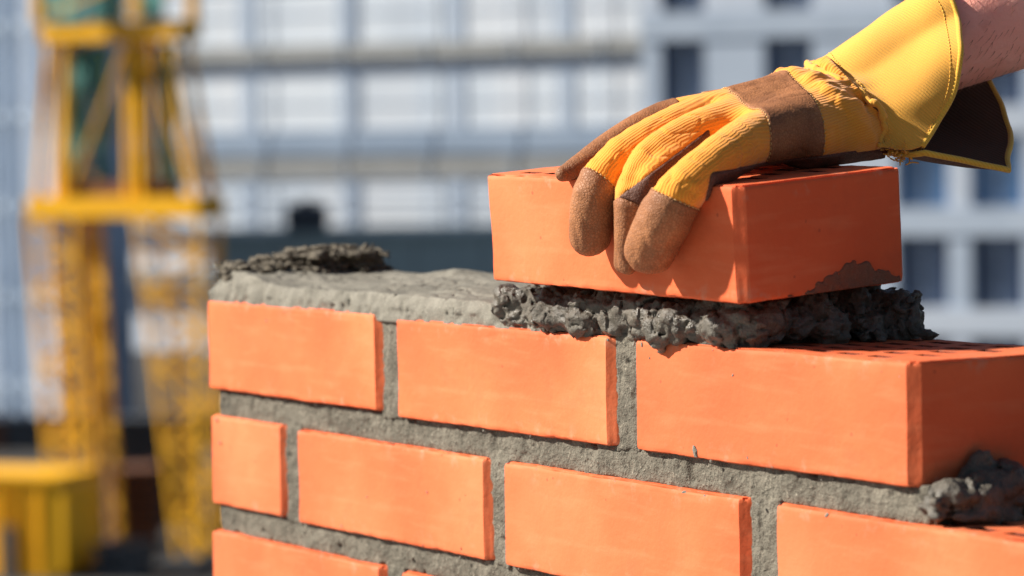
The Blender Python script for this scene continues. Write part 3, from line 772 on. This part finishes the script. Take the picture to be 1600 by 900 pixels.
if (cvn*out_).sum() < 0: cvn = -cvn; cf = cf[:, ::-1]
def shell(name, base, nrm, o0, o1, cols, mt):
    sel = (cf[:, 0] % nU >= cols[0]) & (cf[:, 0] % nU < cols[1]); ff = cf[sel]; used, inv = np.unique(ff, return_inverse=True); q = inv.reshape(-1, 4); n0 = len(used)
    A = base[used]+nrm[used]*o1; B = base[used]+nrm[used]*o0
    e = np.concatenate([q[:, [0, 1]], q[:, [1, 2]], q[:, [2, 3]], q[:, [3, 0]]]); es = np.sort(e, 1); _, ix, ct = np.unique(es, axis=0, return_index=True, return_counts=True); be = e[ix[ct == 1]]
    side = np.stack([be[:, 1], be[:, 0], be[:, 0]+n0, be[:, 1]+n0], 1)
    return obj(name, mkmesh(name, plocal(np.vstack([A, B])), np.vstack([q, q[:, ::-1]+n0, side]), mt, True, 60), glove)
iA = 78
shell('cuff', cv, cvn, 0., 1.2, (0, iA), M['cuffy'])
shell('cuff', cv, cvn, 0., 1.2, (iA, nU-1), M['dark_leather'])['label'] = 'brown leather palm side of the cuff'
shell('cuff_lining', cv, cvn, -1.0, -.05, (0, nU-1), M['lining'])
rim = np.vstack([cuff[-1], cuff[::-1][1:-1, -1][:22]]); rimp = rim
V_, F_ = tube_mesh(np.vstack([cuff[8:, 0][:0], cuff[-1], cuff[::-1, -1][1:24]]), 1.9, 8)
obj('binding', mkmesh('binding', plocal(np.array(V_)), F_, M['binding'], True), glove)
# gathered hem where the cloth of the hand meets the canvas
hl = cuff[0][1:-1]+cvn.reshape(nR, nU, 3)[0][1:-1]*.4; hr = 1.9+.55*vnoise(hl*1.0, 5., 80)+.35*vnoise(hl*1.0, 2.4, 81)
hl = catmull(hl[::3], 260); hr = 1.9+.6*vnoise(hl, 5., 80)+.45*vnoise(hl, 2.2, 81)
V_, F_ = tube_mesh(hl, hr, 10); V_ = np.array(V_); V_ += .35*np.stack([vnoise(V_, 2.2, q) for q in (82, 83, 84)], -1)
obj('hem', mkmesh('hem', plocal(V_), F_, M['cuffy'], True), glove)
# puckered seam where cuff meets wrist, and two rows of stitches on the cuff
SV, SF = [], []
for row, off in ((1, 1.5), (4, 1.35), (nR-3, 1.35)):
    line = cuff[row][2:iA]; nl = cvn.reshape(nR, nU, 3)[row][2:iA]; p = line+nl*off
    s = np.r_[0, np.cumsum(np.linalg.norm(np.diff(p, axis=0), axis=1))]; t = 0
    while t+2 < s[-1]:
        q = np.stack([np.interp(np.linspace(t, t+1.8, 4), s, p[:, k]) for k in range(3)], 1); V_, F_ = tube_mesh(q, .26, 5)
        n0 = len(SV); SV += list(V_); SF += [tuple(n0+i for i in g_) for g_ in F_]; t += 2.6
obj('stitching', mkmesh('stitching', plocal(np.array(SV)), SF, M['binding'], True), glove)['kind'] = 'stuff'
# frayed threads at the slit
SV, SF = [], []
for k in range(70):
    p0 = np.array((208, 156, 69))+np.array([rr.gauss(0, 4), rr.gauss(0, 6), rr.gauss(0, 2.5)]); dr = np.array([rr.uniform(.2, 1), rr.gauss(0, 1), rr.gauss(0, .8)]); dr /= np.linalg.norm(dr)
    q = np.array([p0, p0+dr*2, p0+dr*3.5+np.array([0, rr.gauss(0, 1), rr.gauss(0, 1)])]); V_, F_ = tube_mesh(q, .45, 5)
    n0 = len(SV); SV += list(V_); SF += [tuple(n0+i for i in g_) for g_ in F_]
o = obj('frayed_thread', mkmesh('frayed_thread', plocal(np.array(SV)), SF, M['cuffy'], True), glove); o['kind'] = 'stuff'

# forearm, elbow and upper arm
AX = [((147, 168, 95), (25, 25)), ((161, 213, 121), (26, 28)), ((172, 250, 136), (32, 34)), ((184, 290, 152), (38, 40)), ((205, 345, 182), (44, 47)), ((215, 400, 205), (45, 48)), ((222, 440, 224), (43, 47)), ((232, 480, 258), (47, 48)), ((262, 530, 330), (52, 52)), ((290, 575, 405), (56, 54)), ((300, 595, 440), (40, 40))]
P0 = np.array([a for a, b in AX], float); RR = np.array([b for a, b in AX], float); ts = np.linspace(0, len(AX)-1, 110)
Pc = catmull(P0, 110); Rr = np.stack([np.interp(ts, range(len(AX)), RR[:, k]) for k in (0, 1)], 1)
for _ in range(4): Rr[1:-1] = (Rr[:-2]+Rr[1:-1]*2+Rr[2:])/4
T = np.gradient(Pc, axis=0); T /= np.linalg.norm(T, axis=1)[:, None]; n_ = 72; AV = []; AF = []
for i in range(110):
    a = np.cross(T[i], (0, 0, 1)); a /= np.linalg.norm(a); b = np.cross(a, T[i])
    for k in range(n_):
        th = 2*math.pi*k/n_; rad = 1+.05*math.cos(2*th+.6)*min(1, i/30)
        AV.append(Pc[i]+(a*math.cos(th)*Rr[i, 0]+b*math.sin(th)*Rr[i, 1])*rad)
for i in range(109):
    for k in range(n_): AF.append((i*n_+k, i*n_+(k+1) % n_, (i+1)*n_+(k+1) % n_, (i+1)*n_+k))
AV = np.array(AV); AV += ((AV-np.repeat(Pc, n_, 0))/35)*(.9*vnoise(AV*[1, .4, .6], 16., 70)+.4*vnoise(AV, 6., 71))[:, None]
AF += [tuple(range(n_))[::-1], tuple(range(109*n_, 110*n_))]
arm = obj('arm', mkmesh('arm', plocal(AV), AF, M['skin'], True), person)
SV, SF = [], []; AVr = AV.reshape(110, n_, 3)
for k in range(900):
    i = rr.randint(8, 45); q = rr.randint(0, n_-1); p0 = AVr[i, q]; c0 = Pc[i]; nn_ = (p0-c0)/np.linalg.norm(p0-c0)
    if nn_[0] < -.3: continue
    lg = rr.uniform(4, 9); dr = -T[i]*.8+nn_*.25+np.array([rr.gauss(0, .25), rr.gauss(0, .25), -.5]); dr -= nn_*(dr@nn_-.12); dr /= np.linalg.norm(dr)
    j_ = np.array([rr.gauss(0, .5) for _ in range(3)])
    pts_ = np.array([p0-nn_*.2, p0+dr*lg*.5+nn_*.4+j_*.4, p0+dr*lg+nn_*.1+j_])
    V_, F_ = tube_mesh(pts_, [.10, .08, .03], 3); n0 = len(SV); SV += list(V_); SF += [tuple(n0+i2 for i2 in g_) for g_ in F_]
o = obj('arm_hair', mkmesh('arm_hair', plocal(np.array(SV)), SF, M['hair'], True), arm); o['kind'] = 'stuff'


# ---------------------------------------------------------------- the building site behind (metres, turned to face the viewer)
RH = Vector((math.cos(YAW), math.sin(YAW), 0)); FH = Vector((-math.sin(YAW), math.cos(YAW), 0))
def site(right, fwd, name, turn=0.0):
    """a spot on the ground, `right` metres to the right of and `fwd` metres ahead of the viewpoint"""
    p = CAM+RH*right+FH*fwd; return empty(name, (p.x, p.y, GZ), YAW+turn)
EYE = CAM.z-GZ                                               # the viewpoint's height over the site

# -- yellow portal of a tower crane, 70 m off
cr_ = site(-9.05, 70, 'tower_crane', math.radians(-26))
tag(cr_, 'yellow steel portal of a tower crane with green netting in its upper bay', 'crane')
cr_.scale = (1.12, 1, 1)
MY, MY2 = M['yellow'], M['dyellow']
Hp, Ht = 8.15, 12.05                                         # underside of the platform, of the upper frame
for y in (-.42, .42):
    MB().box((-2.05, y-.18, Hp-.20), (2.15, y+.18, Hp+.28)).build('platform_beam', MY, cr_)
    MB().box((-1.65, y*.9-.16, Ht), (1.70, y*.9+.16, Ht+.42)).build('head_beam', MY, cr_)
for x in (-1.95, 2.05): MB().box((x-.15, -.24, Hp-.16), (x+.15, .24, Hp+.22)).build('platform_beam', MY, cr_)
for x in (-1.5, 1.55): MB().box((x-.13, -.22, Ht+.03), (x+.13, .22, Ht+.36)).build('head_beam', MY, cr_)
def lattice_leg(xb, xt, y, wb, wt):
    wb *= 1.25; wt *= 1.15; lg = MB()
    for s_ in (-1, 1):
        for t_ in (-.13,): lg.bar((xb+s_*wb/2, y+t_, .1), (xt+s_*wt/2, y+t_, Hp-.2), .125, None, 8)
    o = lg.build('leg', MY, cr_)
    o['kind'] = 'stuff'; del o['kind']
    nseg = 9
    for k in range(nseg):
        a, b = k/nseg, (k+1)/nseg; A_ = lambda t, s_: (xb+(xt-xb)*t+s_*(wb+(wt-wb)*t)/2, y-.13, .1+(Hp-.3)*t)
        MB().bar(A_(a, -1 if k % 2 else 1), A_(b, 1 if k % 2 else -1), .09).build('brace', MY2, o)
        MB().bar(A_(b, -1), A_(b, 1), .07).build('brace', MY2, o)
for y in (-.42, .42):
    lattice_leg(-1.2, -1.45, y, .55, 1.05); lattice_leg(1.75, 1.40, y, .42, 1.35)
    MB().box((-1.6, y-.5, 0), (-.7, y+.5, .16)).build('foot_plate', M['steel'], cr_); MB().box((1.3, y-.5, 0), (2.2, y+.5, .16)).build('foot_plate', M['steel'], cr_)
    for xa, xb in ((-1.9, -1.5), (-1.2, -1.1), (.42, .45), (.72, .70), (2.0, 1.45)):
        MB().bar((xa, y*.95, Hp+.28), (xb, y*.88, Ht), .15 if abs(xa) > 1.5 else .2, None, 8).build('post', MY, cr_)
    MB().bar((-1.1, y*.93, Hp+.3), (.4, y*.9, Ht-.05), .07).build('brace', MY2, cr_)
    MB().bar((1.95, y*.93, Hp+.3), (.75, y*.9, Ht-.05), .07).build('brace', MY2, cr_)
MB().bar((-.75, 0, .2), (-.95, 0, Hp-.2), .16).build('ladder_rail', MY2, cr_); MB().bar((-.25, 0, .2), (-.62, 0, Hp-.2), .16).build('ladder_rail', MY2, cr_)
for k in range(16): MB().bar((-.75-.0125*k, 0, .6+.48*k), (-.25-.023*k, 0, .6+.48*k), .05).build('rung', MY2, cr_)
for x0, x1 in ((-1.35, -.82), (-.72, -.30), (.12, .38), (1.0, 1.38)):            # strips of netting, sagging folds
    nv, nf = [], []
    for i in range(9):
        for j in range(15):
            X_ = x0+(x1-x0)*i/8; Z_ = Hp+.45+(Ht-Hp-.55)*j/14
            nv.append((X_+.05*math.sin(j*.9+x0*7), .0+.09*math.sin(i*2.1+j*.3), Z_))
    for i in range(8):
        for j in range(14): nf.append((i*15+j, (i+1)*15+j, (i+1)*15+j+1, i*15+j+1))
    o = obj('netting', mkmesh('netting', nv, nf, M['net'], True), cr_); sm = o.modifiers.new('s', 'SOLIDIFY'); sm.thickness = .02
MB().box((-1.3, -.3, Hp+.28), (1.3, .3, Hp+.62)).build('deck', M['rust'], cr_)
for x in (-1.25, 1.15):
    for y in (-1.2, 1.2): MB().bar((x, y, Ht+.42), (x, y, Ht+6), .22).build('mast_post', MY2, cr_)
for k in range(6):
    for y in (-1.2, 1.2):
        MB().bar((-1.25, y, Ht+.5+k*.9), (1.15, y, Ht+1.4+k*.9), .09).build('brace', MY2, cr_)
for x0, x1 in ((-1.5, -.55), (-.35, .45), (.75, 1.45)):
    MB().box((x0, -.6, Ht+.44), (x1, -.55, Ht+5)).build('netting', M['net'], cr_)

# -- yellow skip at the crane's foot, scrap and stacks on the ground
sk = site(-11.15, 67.5, 'skip', math.radians(-20)); tag(sk, 'yellow steel box skip standing on the ground left of the crane portal', 'skip')
prof = [(-1.9, 0), (1.30, 0), (1.52, .25), (1.55, 2.05), (1.40, 2.22), (-1.9, 2.22)]
V_ = [(x, y, z) for y in (-.9, .9) for x, z in prof]; k6 = len(prof)
obj('body', mkmesh('body', V_, [tuple(range(k6)), tuple(range(k6, 2*k6))[::-1]]+[(i, i+k6, (i+1) % k6+k6, (i+1) % k6) for i in range(k6)], MY), sk)
for x in (-1.7, -.9, -.1, .35, .95): MB().box((x, -.98, .1), (x+.07, -.9, 2.15)).build('rib', MY, sk)
MB().box((-1.9, -1.0, 2.22), (1.45, .98, 2.32)).build('rim', MY, sk); MB().box((-.02, -1.02, .0), (.32, -.97, 1.2)).build('hatch', M['steel'], sk)
def pallet_stack(r, f_, w_, h_, label, mt, turn):
    t = site(r, f_, 'plank_stack', turn); tag(t, label, 'stack')
    n_l = max(2, int(h_/.28))
    for k in range(n_l):
        MB().box((-w_/2+.05*(k % 2), -.6, k*.28), (w_/2-.04*((k+1) % 2), .6, k*.28+.2)).build('plank_layer', mt, t)
        if k < n_l-1: [MB().box((x-.06, -.55, k*.28+.2), (x+.06, .55, (k+1)*.28)).build('batten', M['steel'], t) for x in (-w_*.35, w_*.35)]
pallet_stack(-9.2, 72, 1.25, 2.1, 'rust-brown stack of planks on the ground inside the crane portal', M['rust'], .2)
pallet_stack(-8.75, 66.8, 1.0, .85, 'low dark stack of planks in front of the crane portal', M['steel'], -.3)
pallet_stack(-9.2, 76, 2.4, 2.9, 'tall dark stack of planks farthest back behind the crane portal', M['steel'], .1)
pallet_stack(-6.7, 74, 1.6, 1.9, 'rusty plank stack behind the right leg of the crane portal', M['rust'], -.1)

fe = site(-11.5, 93, 'site_fence', math.radians(2)); tag(fe, 'low dark panel fence on the ground behind the crane portal', 'fence')
for k in range(8):
    x = -6+k*1.7; MB().box((x+.04, 0, .1), (x+1.66, .05, 1.15)).build('panel', M['steel'] if k % 3 else M['rust'], fe); MB().box((x-.03, -.05, 0), (x+.03, .08, 1.3)).build('post', M['steel'], fe)

# -- dark hoarding shed across the middle
sh = site(-1.1, 100, 'site_shed', math.radians(-3)); tag(sh, 'long low dark blue-grey shed behind the brick wall, in front of the glazed building', 'shed')
x0, x1, hz = -9.0, 14., 6.45
MB().box((x0, .12, 0), (x1, 6, hz-.1)).build('wall', M['steel'], sh)
k = 0; x = x0
while x < x1-.1:
    MB().box((x+.02, 0, .1), (min(x+2.28, x1), .118, hz-.12)).build('panel', M['hoard'], sh); x += 2.3
MB().box((x0-.15, -.2, hz-.1), (x1+.1, 6.3, hz+.06)).build('roof', M['hoard'], sh)
tk = site(-6.9, 101.5, 'water_tank', 0); tk.location.z = GZ+hz+.06+.0; tag(tk, 'small dark rounded tank standing on the roof of the long shed', 'tank')
tv, tf = tube_mesh([(-.72, 0, .48), (-.66, 0, .48), (.62, 0, .48), (.70, 0, .48)], [.36, .46, .46, .36], 16); obj('drum', mkmesh('drum', tv, tf, M['steel'], True, 40), tk)
tv, tf = tube_mesh([(0, 0, .9), (0, 0, 1.1)], .24, 12); obj('manhole', mkmesh('manhole', tv, tf, M['steel'], True, 40), tk)
for x in (-.4, .4): MB().box((x-.08, -.3, 0), (x+.08, .3, .06)).build('saddle', M['steel'], tk)

# -- glazed building, 130 m off
gb = site(-2.2, 130, 'glazed_building', math.radians(-24)); tag(gb, 'wide pale glazed building with grey slab bands behind the shed', 'building')
W0, W1 = -27., 10.6; storey = 4.95; top_ = EYE+13.8
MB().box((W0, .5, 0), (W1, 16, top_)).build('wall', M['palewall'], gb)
zs_ = []
slabz = [EYE+3.15-storey*2, EYE-1.90, EYE+3.15, EYE+3.15+storey, EYE+3.15+storey*2]
for z in slabz:
    MB().box((W0, -.12, z), (W1+.2, .5, z+.72)).build('slab_band', M['concrete'], gb)
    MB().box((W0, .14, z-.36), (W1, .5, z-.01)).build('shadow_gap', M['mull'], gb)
MB().box((W0, -.06, EYE-.95), (W1, .5, EYE+.12)).build('parapet', M['mull'], gb)
colx = [W0+.4+4.85*k for k in range(8)]
PT = 5.15; colx = [-21.5+PT*k for k in range(7)]
off = -5.2-(-21.5+PT*3); colx = [c+off for c in colx]
for c in colx:
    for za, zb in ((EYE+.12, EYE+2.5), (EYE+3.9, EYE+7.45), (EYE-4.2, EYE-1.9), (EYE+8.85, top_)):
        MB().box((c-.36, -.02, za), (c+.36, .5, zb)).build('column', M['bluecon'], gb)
rp = random.Random(5)
pmats = [M['pane'], plain('white_glazing', (.74, .81, .89), (.85, .89, .95), .2, .3, 0, .5), plain('grey_glazing', (.64, .72, .82), (.76, .82, .90), .2, .3, 0, .5)]
for c in [colx[0]-PT]+colx:
    for za, zb in ((EYE+.14, EYE+2.5), (EYE+3.9, EYE+7.45), (EYE-4.2, EYE-1.92), (EYE+8.85, top_)):
        for k in range(3):
            a = c+.44+k*1.43; b = a+1.38
            if b > W1 or a < W0: continue
            fr = MB().box((a-.03, .04, za+.01), (b+.03, .48, zb-.01)).build('window_pane', rp.choice(pmats), gb)
for c in [colx[0]-PT]+colx:
    for z in (EYE+1.2, EYE+5.2, EYE+6.3):
        if c+4.7 < W1: MB().box((c+.45, .0, z), (c+4.7, .035, z+.05)).build('glazing_bar', M['mull'], gb)

for z in (EYE+8.2, EYE+7.6+1.9, EYE-2.6, EYE-3.3):
    MB().box((W0, -.16, z), (W1, -.12, z+.06)).build('cable_tray', M['mull'], gb)
for k in range(9):
    x = W0+.9+k*4.1; MB().box((x, -.20, 2.), (x+.05, -.16, top_)).build('scaffold_pole', M['mull'], gb)

# -- block of flats on the right, 90 m off
fl = site(10.0, 90, 'apartment_block', math.radians(-20)); tag(fl, 'blue-grey concrete block of flats with dark windows behind the held brick', 'building')
A0, A1_ = -6.3, 12.; st = 3.0
zt = [EYE+3.1+st*k for k in range(-4, 4)]                     # spandrel centres
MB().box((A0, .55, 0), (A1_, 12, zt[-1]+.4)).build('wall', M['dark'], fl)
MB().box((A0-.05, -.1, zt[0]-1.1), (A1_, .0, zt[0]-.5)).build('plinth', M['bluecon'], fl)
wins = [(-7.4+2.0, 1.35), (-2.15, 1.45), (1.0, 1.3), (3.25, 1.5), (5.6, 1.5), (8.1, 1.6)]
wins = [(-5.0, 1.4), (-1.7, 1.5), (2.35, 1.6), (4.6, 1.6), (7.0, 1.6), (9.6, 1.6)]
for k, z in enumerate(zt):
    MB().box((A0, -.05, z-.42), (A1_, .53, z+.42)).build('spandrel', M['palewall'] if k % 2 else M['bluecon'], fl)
    if k < len(zt)-1:
        edges = [A0]+[e_ for c, w_ in wins for e_ in (c-w_/2, c+w_/2)]+[A1_]
        for a, b in zip(edges[::2], edges[1::2]): MB().box((a, 0, z+.42), (b, .53, z+st-.42)).build('pier', M['palewall'] if (a+k) % 2 > .8 else M['bluecon'], fl)
        for i, (c, w_) in enumerate(wins):
            gm = M['blueglass'] if (k in (2,) or (k == 3 and i > 3)) else M['dark']
            wn = MB().box((c-w_/2+.02, .38, z+.44), (c+w_/2-.02, .52, z+st-.44)).build('window', gm, fl)
            MB().box((c-.04, .30, z+.46), (c+.04, .37, z+st-.46)).build('mullion', M['bluecon'], wn)

# -- blue-grey tower on the far left
lf = site(-16.6, 100, 'office_block', math.radians(-36)); tag(lf, 'blue-grey ribbed office block at the left edge behind the crane', 'building')
MB().box((-9, .4, 0), (2.1, 3.5, EYE+12)).build('wall', M['mull'], lf)
for k in range(12):
    x = -8.8+k*.94
    MB().box((x, .0, .6), (x+.34, .4, EYE+11.6)).build('fin', M['bluecon'] if k % 3 else M['mull'], lf)
for k in range(8): MB().box((-9, .12, 1.4+k*3), (2.1, .41, 1.75+k*3)).build('floor_band', M['bluecon'] if k > 4 else M['mull'], lf)

# -- two more blocks of the town, to either side of the view
for r_, f_, wd, ht, tn, nm, lb in ((-58, 150, 34, 19, -.3, 'terrace_block', 'grey banded block well to the left of the crane'), (52, 150, 36, 21, .1, 'corner_block', 'pale banded block well to the right of the apartment block')):
    b_ = site(r_, f_, nm, tn); tag(b_, lb, 'building')
    MB().box((-wd/2, .5, 0), (wd/2, 12, ht)).build('wall', M['bluecon'], b_)
    for k in range(int(ht/3.1)):
        MB().box((-wd/2, .1, k*3.1), (wd/2, .5, k*3.1+1.1)).build('floor_band', M['palewall'], b_)
        for q in range(int(wd/3)): MB().box((-wd/2+.5+q*3, .3, k*3.1+1.12), (-wd/2+2.6+q*3, .49, k*3.1+3.05)).build('window', M['blueglass'] if (q+k) % 3 else M['dark'], b_)
